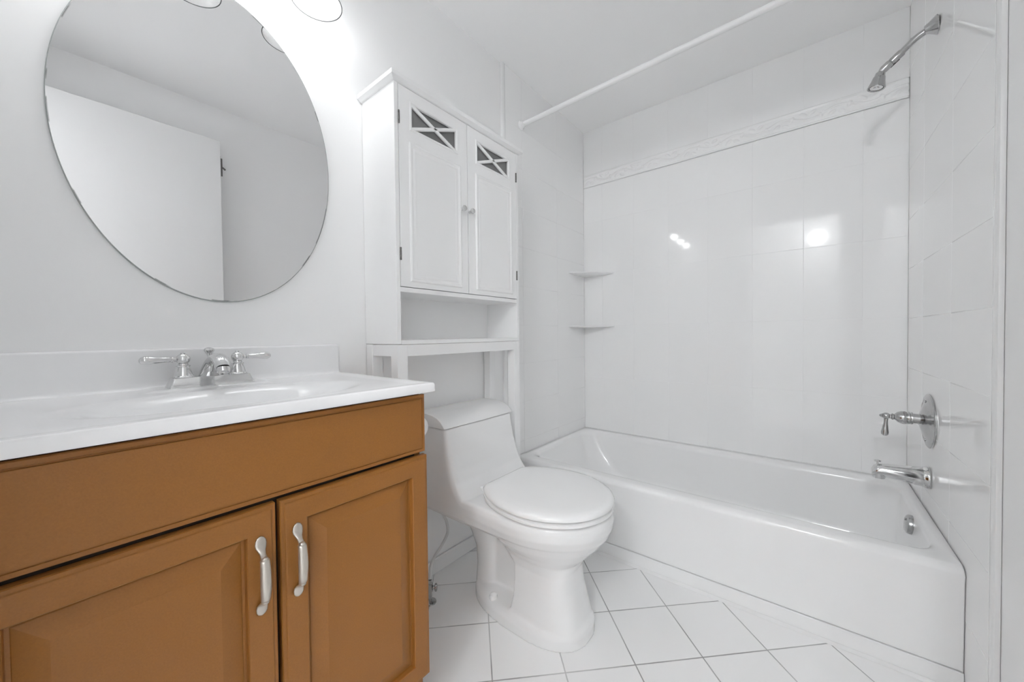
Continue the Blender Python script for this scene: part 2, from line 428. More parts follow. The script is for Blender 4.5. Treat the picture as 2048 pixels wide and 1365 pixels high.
# curtain rod
rod = thing('curtain_rod', (1.562, -0.02, 2.071), 'plain white shower curtain rod high across the tub', 'rod')
p0, p1 = Vector((1.562, -0.0115, 2.071)), Vector((1.562, -W + 0.001, 2.094))
MB().tube([p0 + (p1 - p0) * 0.005, p1 - (p1 - p0) * 0.005], 0.0125, 24).build('pole', ROD, rod)
MB().lathe([(0.024, 0), (0.024, 0.004), (0.018, 0.010), (0.0165, 0.022), (0.0125, 0.023)], p0, p1 - p0, 28).build('end_flange', ROD, rod)
MB().lathe([(0.024, 0), (0.024, 0.004), (0.018, 0.010), (0.0165, 0.022), (0.0125, 0.023)], p1, p0 - p1, 28).build('end_flange', ROD, rod)

# ------------------------------------------------------------------ shower head
sh = thing('shower_head', (1.822, -W, 1.966), 'chrome shower head on a bent arm high on the tap wall', 'shower head')
MB().lathe([(0.030, 0.0), (0.030, 0.003), (0.026, 0.008), (0.017, 0.020), (0.0125, 0.030), (0.0105, 0.031)], (1.824, -W + 0.0005, 1.968), (0.1, 1, -0.10), 36).build('wall_flange', DKCHROME, sh)
MB().tube([(1.826, -1.512, 1.968), (1.832, -1.478, 1.956), (1.836, -1.455, 1.939), (1.838, -1.435, 1.920)], 0.0098, 20).build('arm', DKCHROME, sh)
b = MB(); ax = Vector((0.001, 0.030, -0.0255)); c0 = Vector((1.838, -1.440, 1.9245)); ln = ax.length
b.lathe([(0.0098, 0), (0.0125, 0.001), (0.0125, 0.030), (0.0115, 0.032), (0.0115, 0.036), (0.0130, 0.038), (0.0130, 0.058), (0.0095, 0.066), (0.0075, 0.070)], c0, ax, 28)
b.build('flow_valve', DKCHROME, sh)
an = ax.normalized(); q0 = c0 + Vector((0, -0.64, -0.76)) * 0.0115
label(MB().tube([q0 + an * 0.018, q0 + an * 0.046], 0.0028, 10).build('shutoff_slot', RUBBER, sh), 'dark shut-off slot')
hd = Vector((0.0, 0.010, -0.045)).normalized(); hc = Vector((1.839, -1.389, 1.881))
MB().lathe([(0.008, 0.0), (0.013, 0.004), (0.0145, 0.016), (0.0155, 0.018), (0.0165, 0.018), (0.0185, 0.030), (0.0235, 0.048), (0.0245, 0.053), (0.0235, 0.055), (0.020, 0.053), (0.019, 0.049), (0.0, 0.049)], hc, hd, 36).build('spray_head', DKCHROME, sh)
MB().lathe([(0.0175, 0), (0.0175, 0.003), (0.008, 0.0035), (0.008, 0.006), (0, 0.006)], hc + hd * 0.0492, hd, 24).build('spray_face', CHROME, sh)
b = MB(); b.tube([hc + hd * 0.020 + Vector((-0.0165, 0, 0)), hc + hd * 0.020 + Vector((-0.022, 0, 0))], 0.0032, 10)
b.build('spray_knob', DKCHROME, sh)

# ------------------------------------------------------------------ tub valve
vx, vz = 1.885, 0.659
va = thing('tub_valve', (vx, -W, vz), 'chrome mixing valve with round plate and drooping lever on tap wall', 'valve')
MB().lathe([(0.093, 0.0005), (0.093, 0.003), (0.090, 0.006), (0.076, 0.010), (0.074, 0.009), (0.060, 0.012), (0.056, 0.014), (0.030, 0.022), (0.022, 0.024), (0.0, 0.024)], (vx, -W, vz), (0, 1, 0), 64).build('escutcheon', DKCHROME, va, smooth=25)
for dz in (0.066, -0.066):
    b = MB(); b.lathe([(0.0045, 0), (0.0045, 0.012), (0.003, 0.0135), (0, 0.0138)], (vx, -W, vz + dz), (0, 1, 0), 12); b.build('screw', DKCHROME, va)
MB().lathe([(0.017, 0.022), (0.017, 0.040), (0.021, 0.041), (0.0215, 0.045), (0.0205, 0.047), (0.0215, 0.049), (0.0215, 0.053), (0.0205, 0.055), (0.0225, 0.060), (0.0225, 0.068), (0.018, 0.078), (0.011, 0.085), (0.009, 0.087), (0.0115, 0.089), (0.0115, 0.092), (0.008, 0.094), (0.007, 0.098)], (vx, -W, vz + 0.004), (0, 1, 0), 36).build('handle_hub', DKCHROME, va)
b = MB(); b.sphere((vx, -1.4135, vz + 0.005), 0.0115, 20)
b.lathe([(0.0075, 0), (0.004, 0.007), (0, 0.009)], (vx, -1.404, vz + 0.005), (0, 1, 0), 16)
b.lathe([(0.0065, 0.0), (0.0055, 0.012), (0.0060, 0.016), (0.0058, 0.018), (0.0085, 0.040), (0.0105, 0.054), (0.0095, 0.062), (0.0045, 0.066), (0.0, 0.0665)], (vx, -1.4135, vz - 0.001), (-0.05, 0.06, -1), 24)
b.build('lever', DKCHROME, va)

# ------------------------------------------------------------------ tub spout
tz = 0.462
ts = thing('tub_spout', (vx, -W, tz), 'chrome tub spout with diverter knob under the valve', 'spout')
MB().lathe([(0.036, 0.0005), (0.037, 0.004), (0.036, 0.009), (0.0335, 0.012), (0.0325, 0.018)], (vx, -W, tz), (0, 1, 0), 40).build('wall_collar', CHROME, ts)
rings = []
prof = [(0.012, 0.0, 0.033, 0.033), (0.04, 0.0005, 0.0315, 0.031), (0.07, 0.0015, 0.029, 0.0275), (0.095, 0.003, 0.027, 0.024), (0.115, 0.0035, 0.0255, 0.0215), (0.128, 0.002, 0.0245, 0.021), (0.138, -0.003, 0.022, 0.019), (0.144, -0.009, 0.016, 0.013)]
for d, dz, rx, rz in prof:
    rings.append([(vx + rx * math.cos(2 * math.pi * k / 32), -W + d, tz + dz + rz * math.sin(2 * math.pi * k / 32)) for k in range(32)])
b = MB().loft(rings)
rings = [[(vx + r * math.cos(2 * math.pi * k / 28), -W + 0.124 + yo + r * 0.85 * math.sin(2 * math.pi * k / 28), z) for k in range(28)] for r, z, yo in ((0.021, tz - 0.002, 0), (0.0205, tz - 0.016, 0), (0.020, tz - 0.027, 0.001), (0.0165, tz - 0.027, 0.001), (0.0155, tz - 0.012, 0))]
b.loft(rings); b.build('spout_body', CHROME, ts)
MB().lathe([(0.003, 0), (0.003, 0.010), (0.0095, 0.013), (0.010, 0.0155), (0.008, 0.0175), (0, 0.018)], (vx, -W + 0.128, tz + 0.019), (0, 0, 1), 20).build('diverter_knob', CHROME, ts)

# ------------------------------------------------------------------ toilet
tx = 1.045
toi = thing('toilet', (tx, -0.4, 0), 'white one-piece toilet with closed lid between vanity and tub', 'toilet')
def egg(wd, c, af, ab, z, n=64, ycut=None, p=2.0):
    r = []
    for k in range(n):
        a = 2 * math.pi * k / n; cs, sn = math.cos(a), math.sin(a)
        x = wd * math.copysign(abs(cs) ** (2 / p), cs)
        a_ = ab if sn > 0 else af
        y = c + a_ * math.copysign(abs(sn) ** (2 / p), sn)
        if ycut is not None and y > ycut: y = ycut
        r.append((tx + x, y, z))
    return r
def sec(x_half, yf, yb_, z, r=0.05, rb=0.02, n=10):
    pts = []
    for cx, cyy, rr, a0 in ((x_half - rb, yb_ - rb, rb, 0), (-x_half + rb, yb_ - rb, rb, 90), (-x_half + r, yf + r, r, 180), (x_half - r, yf + r, r, 270)):
        for k in range(n + 1):
            a = math.radians(a0 + 90 * k / n); pts.append((tx + cx + rr * math.cos(a), cyy + rr * math.sin(a), z))
    return pts
b = MB()
# tank with its swept front
b.loft([sec(0.176, -0.300, -0.035, 0.322, 0.05), sec(0.190, -0.345, -0.022, 0.345, 0.05), sec(0.192, -0.330, -0.020, 0.385, 0.05), sec(0.192, -0.300, -0.020, 0.404, 0.045),
        sec(0.192, -0.275, -0.020, 0.425, 0.035), sec(0.191, -0.250, -0.020, 0.455, 0.03), sec(0.190, -0.232, -0.020, 0.49, 0.025), sec(0.188, -0.216, -0.020, 0.545, 0.022), sec(0.186, -0.204, -0.020, 0.60, 0.02), sec(0.185, -0.199, -0.020, 0.637, 0.018)])
# rim and deck
def rim(wd, yfr, z, wb, yb_=-0.10):
    r = []
    n = 40
    for k in range(n + 1):
        a = math.pi * k / n
        r.append((tx + wd * math.cos(a), -0.47 + (yfr + 0.47) * math.sin(a), z))
    r += [(tx - (wd * 0.5 + wb * 0.5), -0.40, z), (tx - wb, -0.30, z), (tx - wb, yb_, z), (tx + wb, yb_, z), (tx + wb, -0.30, z), (tx + (wd * 0.5 + wb * 0.5), -0.40, z)]
    return r
b.loft([rim(0.160, -0.690, 0.318, 0.168), rim(0.182, -0.712, 0.338, 0.186), rim(0.194, -0.724, 0.365, 0.191), rim(0.196, -0.727, 0.390, 0.192), rim(0.190, -0.721, 0.404, 0.188), rim(0.180, -0.711, 0.409, 0.180)])
# bowl underside into the front column, flat at its back
YB = -0.425
b.loft([egg(0.180, -0.47, 0.244, 0.20, 0.340), egg(0.160, -0.475, 0.212, 0.19, 0.305), egg(0.128, -0.49, 0.165, 0.18, 0.270, ycut=-0.36, p=2.2), egg(0.104, -0.50, 0.122, 0.20, 0.238, ycut=YB + 0.02, p=2.4), egg(0.094, -0.505, 0.106, 0.25, 0.205, ycut=YB, p=2.8),
        egg(0.095, -0.505, 0.112, 0.25, 0.15, ycut=YB, p=3.0), egg(0.101, -0.505, 0.124, 0.25, 0.10, ycut=YB, p=3.0), egg(0.108, -0.505, 0.138, 0.25, 0.05, ycut=YB + 0.01, p=3.0), egg(0.110, -0.505, 0.140, 0.25, 0.02, ycut=YB + 0.01, p=3.0)])
# base flange
b.loft([egg(0.130, -0.46, 0.198, 0.265, 0.0, p=2.4), egg(0.130, -0.46, 0.198, 0.265, 0.036, p=2.4), egg(0.125, -0.46, 0.193, 0.260, 0.046, p=2.4), egg(0.110, -0.46, 0.178, 0.245, 0.052, p=2.4)])
# web and trapway
b.box(tx - 0.030, tx + 0.030, -0.46, -0.24, 0.03, 0.34)
b.tube([(tx, -0.225, 0.36), (tx, -0.222, 0.30), (tx, -0.232, 0.24), (tx, -0.240, 0.17), (tx, -0.240, 0.10), (tx, -0.240, 0.03)], [0.098, 0.092, 0.074, 0.058, 0.054, 0.060], 28)
b.tube([(tx, -0.33, 0.35), (tx, -0.345, 0.29), (tx, -0.385, 0.22), (tx, -0.45, 0.16)], [0.082, 0.066, 0.056, 0.05], 28)
body = b.build('bowl_and_tank', PORC, toi, smooth=0)
md = body.modifiers.new('remesh', 'REMESH'); md.mode = 'VOXEL'; md.voxel_size = 0.0036; md.use_smooth_shade = True
md = body.modifiers.new('smooth', 'SMOOTH'); md.factor = 0.5; md.iterations = 8
# tank lid
prof = [(-0.014, 0.6405), (-0.014, 0.676), (-0.022, 0.682), (-0.100, 0.684), (-0.135, 0.681), (-0.160, 0.674), (-0.180, 0.663), (-0.193, 0.651), (-0.200, 0.6405), (-0.190, 0.6390)]
rings = []
for xx, s_ in ((-0.191, 0.975), (-0.189, 0.99), (-0.183, 1.0), (0.0, 1.012), (0.183, 1.0), (0.189, 0.99), (0.191, 0.975)):
    rings.append([(tx + xx, -0.014 + (y + 0.014) * s_, 0.639 + (z - 0.639) * s_) for y, z in prof])
MB().loft(rings).build('tank_lid', PORC, toi, smooth=35)
# seat ring
def seat_r(ins, z): return egg(0.193 - ins, -0.512, 0.212 - ins, 0.25 - ins, z, 72, ycut=-0.300)
outer = [seat_r(0.012, 0.4125), seat_r(0.0, 0.4155), seat_r(0.0, 0.4235), seat_r(0.006, 0.4265)]
inner = [seat_r(0.055, 0.4265), seat_r(0.060, 0.422), seat_r(0.055, 0.4125)]
b = MB(); b.loft(outer + inner + [outer[0]], False, False)
b.build('seat', SEATM, toi, smooth=40)
def lid_r(ins, z): return egg(0.195 - ins, -0.512, 0.214 - ins, 0.25 - ins, z, 72, ycut=-0.303 - ins)
b = MB(); b.loft([lid_r(0.008, 0.4310), lid_r(0.001, 0.4330), lid_r(0.0, 0.438), lid_r(0.003, 0.444), lid_r(0.010, 0.4495), lid_r(0.022, 0.4525), lid_r(0.05, 0.4545), lid_r(0.11, 0.4555)])
b.build('seat_lid', SEATM, toi, smooth=40)
for sx in (-1, 1):
    b = MB(); b.box(tx + sx * 0.075 - 0.02, tx + sx * 0.075 + 0.02, -0.302, -0.274, 0.409, 0.428)
    b.build('hinge_cap', SEATM, toi, bevel=0.005)
for sx in (-1, 1):
    b = MB(); b.lathe([(0.0145, 0), (0.0145, 0.010), (0.012, 0.018), (0.006, 0.022), (0, 0.023)], (tx + sx * 0.096, -0.335, 0.045), (0, 0, 1), 24)
    b.build('bolt_cap', SEATM, toi)

# water supply: floor stop valve and looped hose
wsx, wsy = 0.842, -0.122
ws = thing('supply_valve', (wsx, wsy, 0), 'small chrome stop valve on the floor beside the toilet base', 'valve')
b = MB(); b.lathe([(0.022, 0), (0.021, 0.003), (0.012, 0.007), (0.0065, 0.008), (0.0065, 0.04), (0.010, 0.041), (0.010, 0.066), (0.0065, 0.067), (0.0065, 0.082)], (wsx, wsy, 0.0005), (0, 0, 1), 24)
b.build('valve_body', DKCHROME, ws)
b = MB(); b.tube([(wsx, wsy, 0.052), (wsx + 0.014, wsy - 0.012, 0.052)], 0.005, 14)
b.lathe([(0.010, 0), (0.013, 0.002), (0.013, 0.008), (0.008, 0.010), (0, 0.0105)], (wsx + 0.012, wsy - 0.010, 0.052), (1, -0.9, 0), 20); b.build('valve_knob', DKCHROME, ws)
b = MB(); b.tube([(wsx, wsy, 0.083), (0.865, -0.10, 0.112), (0.905, -0.075, 0.123), (0.950, -0.062, 0.140), (0.982, -0.060, 0.175), (0.975, -0.062, 0.225), (0.945, -0.070, 0.275), (0.928, -0.078, 0.317)], 0.0058, 14)
label(b.build('supply_hose', HOSE, ws), 'thin white hose looping up to the tank')

# ------------------------------------------------------------------ over-toilet cabinet
cx0, cx1, cyf = 0.677, 1.303, -0.188
cab = thing('storage_cabinet', ((cx0 + cx1) / 2, -0.1, 0), 'tall white over-toilet cabinet with two small-paned doors', 'cabinet')
tk = 0.0145
for xa, xb_ in ((cx0, cx0 + tk), (cx1 - tk, cx1)):
    MB().box(xa, xb_, cyf, -0.002, 0.945, 1.768).build('side_panel', CABW, cab, bevel=0.0012)
MB().box(cx0 + tk, cx1 - tk, -0.010, -0.003, 0.958, 1.768).build('back_panel', CABW, cab)
b = MB()
def crown_ring(o, z): return [(cx0 - o, -0.002, z), (cx1 + o, -0.002, z), (cx1 + o, cyf - o, z), (cx0 - o, cyf - o, z)]
b.loft([crown_ring(0.002, 1.766), crown_ring(0.006, 1.767), crown_ring(0.0155, 1.7735), crown_ring(0.0175, 1.7745), crown_ring(0.0175, 1.7875), crown_ring(0.0155, 1.789)])
b.build('crown', CABW, cab, smooth=0, bevel=0.0008)
MB().box(cx0 + tk, cx1 - tk, cyf + 0.001, -0.010, 1.112, 1.1275).build('fixed_shelf', CABW, cab, bevel=0.001)
MB().box(cx0 + tk, cx1 - tk, cyf - 0.0015, -0.010, 0.9445, 0.958).build('lower_shelf', CABW, cab, bevel=0.001)
lw = 0.037
for xa in (cx0, cx1 - lw):
    for yy0, yy1 in ((cyf, cyf + lw), (-0.005 - lw, -0.005)):
        MB().box(xa, xa + lw, yy0, yy1, 0.0, 0.9435).build('leg', CABW, cab, bevel=0.0012)
MB().box(cx0 + lw, cx1 - lw, cyf + 0.003, cyf + 0.021, 0.905, 0.9435).build('front_apron', CABW, cab, bevel=0.001)
for xa in (cx0 + 0.003, cx1 - 0.021):
    MB().box(xa, xa + 0.018, cyf + lw, -0.005 - lw, 0.905, 0.9435).build('side_apron', CABW, cab, bevel=0.001)

def rloop(x0, x1, z0, z1, ins, y): return [(x0 + ins, y, z0 + ins), (x1 - ins, y, z0 + ins), (x1 - ins, y, z1 - ins), (x0 + ins, y, z1 - ins)]
def cab_door(x0, x1, wx0, wx1, px0, px1, hinge_left):
    z0, z1, wz0, wz1 = 1.1295, 1.7645, 1.6415, 1.7215
    yf, ybk = cyf - 0.0005, cyf + 0.0165
    b = MB()
    b.box(x0, wx0, yf, ybk, z0, z1); b.box(wx1, x1, yf, ybk, z0, z1)
    b.box(wx0, wx1, yf, ybk, wz1, z1); b.box(wx0, wx1, yf, ybk, z0, wz0)
    # bead round the panes and the raised panel moulding
    b.loft([rloop(wx0 - 0.007, wx1 + 0.007, wz0 - 0.007, wz1 + 0.007, i, y) for i, y in ((0, yf + 0.001), (0, yf - 0.001), (0.002, yf - 0.0032), (0.005, yf - 0.0032), (0.0085, yf - 0.001), (0.0095, yf + 0.006))], False, False)
    b.loft([rloop(px0, px1, 1.147, 1.597, i, y) for i, y in ((0, yf + 0.0005), (0.0005, yf - 0.002), (0.004, yf - 0.0045), (0.009, yf - 0.0042), (0.012, yf - 0.002), (0.017, yf - 0.0008), (0.021, yf - 0.0022), (0.025, yf - 0.0020), (0.028, yf - 0.0004), (0.030, yf - 0.0002))], False, True)
    d = b.build('door', CABW, cab, smooth=30)
    # crossed glazing bars, opaque dark grey pane
    b = MB(); r = 0.0058
    for (xa, za), (xb_, zb) in (((wx0, wz0), (wx1, wz1)), ((wx0, wz1), (wx1, wz0))):
        dv = Vector((xb_ - xa, 0, zb - za)).normalized(); nv = Vector((-dv.z, 0, dv.x))
        A, B_ = Vector((xa, yf, za)), Vector((xb_, yf, zb))
        pr = [(-r, 0.006), (-r, 0.0005), (-r * 0.55, -0.002), (r * 0.55, -0.002), (r, 0.0005), (r, 0.006)]
        b.loft([[P + nv * u + Vector((0, v, 0)) for u, v in pr] for P in (A, B_)])
    o = b.build('glazing_bars', CABW, d); o.parent = d; o.matrix_parent_inverse = Matrix.Identity(4); o.location = (0, 0, 0)
    o = MB().box(wx0 - 0.004, wx1 + 0.004, yf + 0.009, yf + 0.011, wz0 - 0.004, wz1 + 0.004).build('pane', PANE, d)
    o.parent = d; o.matrix_parent_inverse = Matrix.Identity(4); label(o, 'dark grey pane behind crossed bars')
    kx = 0.957 if hinge_left else x0 + 0.006
    b = MB(); b.lathe([(0.0055, 0), (0.004, 0.004), (0.004, 0.010), (0.008, 0.014), (0.0102, 0.018), (0.0095, 0.022), (0.005, 0.0242), (0, 0.0244)], (kx, yf, 1.439), (0, -1, 0), 28)
    o = b.build('knob', KNOBM, d); o.parent = d; o.matrix_parent_inverse = Matrix.Identity(4)
    hx = x0 if hinge_left else x1
    for hz in (1.661, 1.232):
        b = MB(); b.lathe([(0.0026, -0.020), (0.0030, -0.019), (0.0030, -0.0125), (0.0022, -0.012), (0.0022, -0.011), (0.0030, -0.0105), (0.0030, 0.0105), (0.0022, 0.011), (0.0022, 0.012), (0.0030, 0.0125), (0.0030, 0.019), (0.0026, 0.020)], (hx, yf - 0.0015, hz), (0, 0, 1), 12)
        o = b.build('hinge', BRASSY, d); o.parent = d; o.matrix_parent_inverse = Matrix.Identity(4)
    # the door hangs in world coordinates under the cabinet empty
    return d
KNOBM = mat('glazed_knob', (0.5, 0.5, 0.5), 0.12, spec=0.8, coat=0.6)
cab_door(0.6930, 0.9902, 0.741, 0.937, 0.729, 0.957, True)
cab_door(0.9934, 1.2872, 1.044, 1.237, 1.033, 1.257, False)

# ------------------------------------------------------------------ vanity cabinet
vx0, vx1 = -0.088, 0.563
van = thing('vanity_cabinet', (0.2375, -0.23, 0), 'brown painted vanity cabinet with two raised-panel doors', 'vanity')
b = MB()
b.box(vx0 + 0.004, vx0 + 0.020, -0.452, -0.004, 0.0, 0.835); b.box(vx1 - 0.023, vx1 - 0.007, -0.452, -0.004, 0.0, 0.835)
b.box(vx0 + 0.02, vx1 - 0.023, -0.020, -0.004, 0.09, 0.835); b.box(vx0 + 0.02, vx1 - 0.023, -0.44, -0.02, 0.10, 0.115)
b.build('carcass', WOOD, van)
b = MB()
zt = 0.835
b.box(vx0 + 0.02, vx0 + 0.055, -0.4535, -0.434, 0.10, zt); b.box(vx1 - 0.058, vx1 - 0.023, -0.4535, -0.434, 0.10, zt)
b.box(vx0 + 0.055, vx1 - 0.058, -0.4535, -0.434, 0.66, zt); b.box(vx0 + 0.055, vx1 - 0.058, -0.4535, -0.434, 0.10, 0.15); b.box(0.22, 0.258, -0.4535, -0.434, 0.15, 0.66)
label(b.build('face_frame', GAPSHADE, van), 'frame behind doors, coloured near-black as gap shade')
MB().box(vx0 + 0.02, vx1 - 0.023, -0.395, -0.38, 0.0, 0.10).build('toe_kick', WOOD, van)
def panel(name, x0, x1, z0, z1, prof, yback, par):
    b = MB(); b.loft([rloop(x0, x1, z0, z1, 0, yback)] + [rloop(x0, x1, z0, z1, i, y) for i, y in prof])
    return b.build(name, WOOD, par, smooth=12)
yd = -0.4665
panel('drawer_front', vx0, vx1 + 0.001, 0.6905, 0.8295, [(0, yd + 0.004), (0.0015, yd + 0.002), (0.0075, yd + 0.0015), (0.0085, yd + 0.0030), (0.0100, yd + 0.0030), (0.0110, yd), (0.0130, yd - 0.0002)], -0.4545, van)
yv = -0.4745
for i, (a, c) in enumerate(((vx0, 0.2365), (0.2432, vx1))):
    prof = [(0, yv + 0.005), (0.0012, yv + 0.0030), (0.0060, yv + 0.0025), (0.0075, yv + 0.0005), (0.0090, yv), (0.0425, yv), (0.0440, yv + 0.0018), (0.0450, yv + 0.0105), (0.0490, yv + 0.0110), (0.0500, yv + 0.0102), (0.0760, yv + 0.0016), (0.0785, yv + 0.0008)]
    d = panel('door', a, c, 0.1455, 0.6835, prof, -0.4555, van)
    label(d, ('left' if i == 0 else 'right') + ' raised-panel door')
    hx = (0.2115, 0.2690)[i]
    # bow pull: spade plate, neck, swelling grip, neck, spade plate
    b = MB(); zc = 0.5700
    secs = [(0.0665, 0.0012, 0.0020, 0.0012), (0.0645, 0.0018, 0.0052, 0.0018), (0.0600, 0.0022, 0.0078, 0.0022), (0.0540, 0.0024, 0.0085, 0.0024), (0.0490, 0.0034, 0.0078, 0.0030), (0.0450, 0.0062, 0.0058, 0.0034), (0.0410, 0.0115, 0.0044, 0.0036), (0.0375, 0.0165, 0.0046, 0.0038), (0.0345, 0.0200, 0.0056, 0.0046), (0.0338, 0.0206, 0.0068, 0.0056),
            (0.0300, 0.0222, 0.0071, 0.0060), (0.0150, 0.0242, 0.0078, 0.0064), (0.0, 0.0250, 0.0081, 0.0066)]
    full = secs + [(-z, o_, w_, t_) for z, o_, w_, t_ in reversed(secs[:-1])]
    rings = []
    for z, o_, w_, t_ in full:
        rings.append([(hx + w_ * math.cos(2 * math.pi * k / 24), yv - o_ - t_ * math.sin(2 * math.pi * k / 24), zc + z) for k in range(24)])
    b.loft(rings)
    for s_ in (1, -1):
        b.sphere((hx, yv - 0.0215, zc + s_ * 0.0355), 0.0052, 16, (1.0, 0.9, 0.75))
    o = b.build('handle', NICKEL, d, smooth=50); o.parent = d; o.matrix_parent_inverse = Matrix.Identity(4)
    label(o, 'pale pewter bow handle')

# paper holder on the vanity's side
ph = thing('paper_holder', (0.5575, -0.40, 0.725), 'white toilet paper roll on a holder at the vanity side', 'paper holder')
px_, pz_ = 0.593, 0.731
for yy in (-0.416, -0.288):
    b = MB(); b.box(0.5565, 0.562, yy - 0.013, yy + 0.013, pz_ - 0.016, pz_ + 0.016); b.box(0.562, px_ + 0.008, yy - 0.004, yy + 0.004, pz_ - 0.008, pz_ + 0.008)
    b.build('bracket', TRIMW, ph, bevel=0.003)
MB().tube([(px_, -0.412, pz_), (px_, -0.292, pz_)], 0.007, 20).build('roller', TRIMW, ph)
MB().lathe([(0.0075, 0), (0.028, 0), (0.0285, 0.001), (0.0285, 0.104), (0.028, 0.105), (0.0075, 0.105)], (px_, -0.4045, pz_), (0, 1, 0), 40).build('paper_roll', PAPER, ph)

# ------------------------------------------------------------------ vanity top with moulded basin
ZC = 0.8584
tx0, tx1, tyf = -0.100, 0.5725, -0.4865
top = thing('countertop', (0.2375, -0.24, ZC - 0.0215), 'white cultured marble countertop with moulded oval basin', 'countertop')
def smst(a, b_, x):
    t = max(0, min(1, (x - a) / (b_ - a))); return t * t * (3 - 2 * t)
def topz(x, y):
    z = ZC
    # raised drip edge at front and ends
    e = min(x - tx0, tx1 - x, y - tyf)
    z -= 0.0022 * smst(0.006, 0.040, e) 
    # basin, shell shaped with wide back shoulders
    bx, by = 0.2375, -0.285
    dx, dy = (x - bx) / 0.252, (y - by) / (0.150 if y < by else 0.128)
    r = (abs(dx) ** 2.3 + abs(dy) ** 2.3) ** (1 / 2.3)
    if r < 1.0:
        z -= 0.120 * (1 - smst(0.18, 1.0, r) ** 0.8) if r > 0 else 0.12
    # faucet ledge
    z += 0.004 * smst(0.125, 0.10, abs(x - bx)) * smst(-0.125, -0.108, y)
    return z
b = MB(); nx, ny = 220, 160
xs = [tx0 + (tx1 - tx0) * i / nx for i in range(nx + 1)]; ys = [tyf + (-0.002 - tyf) * j / ny for j in range(ny + 1)]
G = [[b.bm.verts.new((x, y, topz(x, y))) for y in ys] for x in xs]
for i in range(nx):
    for j in range(ny): b.face([G[i][j], G[i + 1][j], G[i + 1][j + 1], G[i][j + 1]])
edge = [G[i][0] for i in range(nx + 1)] + [G[nx][j] for j in range(1, ny + 1)] + [G[i][ny] for i in range(nx - 1, -1, -1)] + [G[0][j] for j in range(ny - 1, 0, -1)]
prev = edge
for off, dz in ((0.0016, -0.0012), (0.0026, -0.004), (0.0034, -0.0195), (0.002, -0.0215)):
    cur = []
    for v in edge:
        x, y, z = v.co
        nxo = -off if abs(x - tx0) < 1e-6 else off if abs(x - tx1) < 1e-6 else 0
        nyo = -off if abs(y - tyf) < 1e-6 else 0
        cur.append(b.bm.verts.new((x + nxo, y + nyo, ZC + dz if y < -0.003 else min(z, ZC + dz))))
    for k in range(len(edge)):
        m_ = (k + 1) % len(edge); b.face([prev[k], prev[m_], cur[m_], cur[k]])
    prev = cur
# underside with a bowl
inn = []
for v in prev:
    x, y, z = v.co; inn.append(b.bm.verts.new((0.2375 + (x - 0.2375) * 0.80, -0.255 + (y + 0.255) * 0.80, z)))
for k in range(len(prev)):
    m_ = (k + 1) % len(prev); b.face([prev[k], prev[m_], inn[m_], inn[k]])
low = [b.bm.verts.new((0.2375 + (v.co.x - 0.2375) * 0.55, -0.265 + (v.co.y + 0.265) * 0.45, 0.726)) for v in inn]
for k in range(len(inn)):
    m_ = (k + 1) % len(inn); b.face([inn[k], inn[m_], low[m_], low[k]])
b.face(low)
b.build('basin_top', MARB, top, smooth=40)
rings = []
for xx in (tx0, tx1 - 0.006):
    rings.append([(xx, -0.0015, ZC - 0.006), (xx, -0.0015, 0.9470), (xx, -0.016, 0.9475), (xx, -0.0195, 0.9455), (xx, -0.0205, 0.942), (xx, -0.0215, 0.872), (xx, -0.0235, 0.864), (xx, -0.028, 0.8575), (xx, -0.036, 0.8545), (xx, -0.036, ZC - 0.006)])
rings.append([(tx1 + 0.0005, p[1] * 0.8 - 0.0003, p[2] - 0.002 if p[2] > 0.94 else p[2]) for p in rings[-1]])
MB().loft(rings).build('backsplash', MARB, top, smooth=50)
b = MB(); b.lathe([(0.022, 0), (0.022, 0.003), (0.015, 0.004), (0.014, 0.002), (0.0, 0.003)], (0.2375, -0.285, 0.7375), (0, 0, 1), 24)
label(b.build('drain', CHROME, top), 'chrome drain ring')

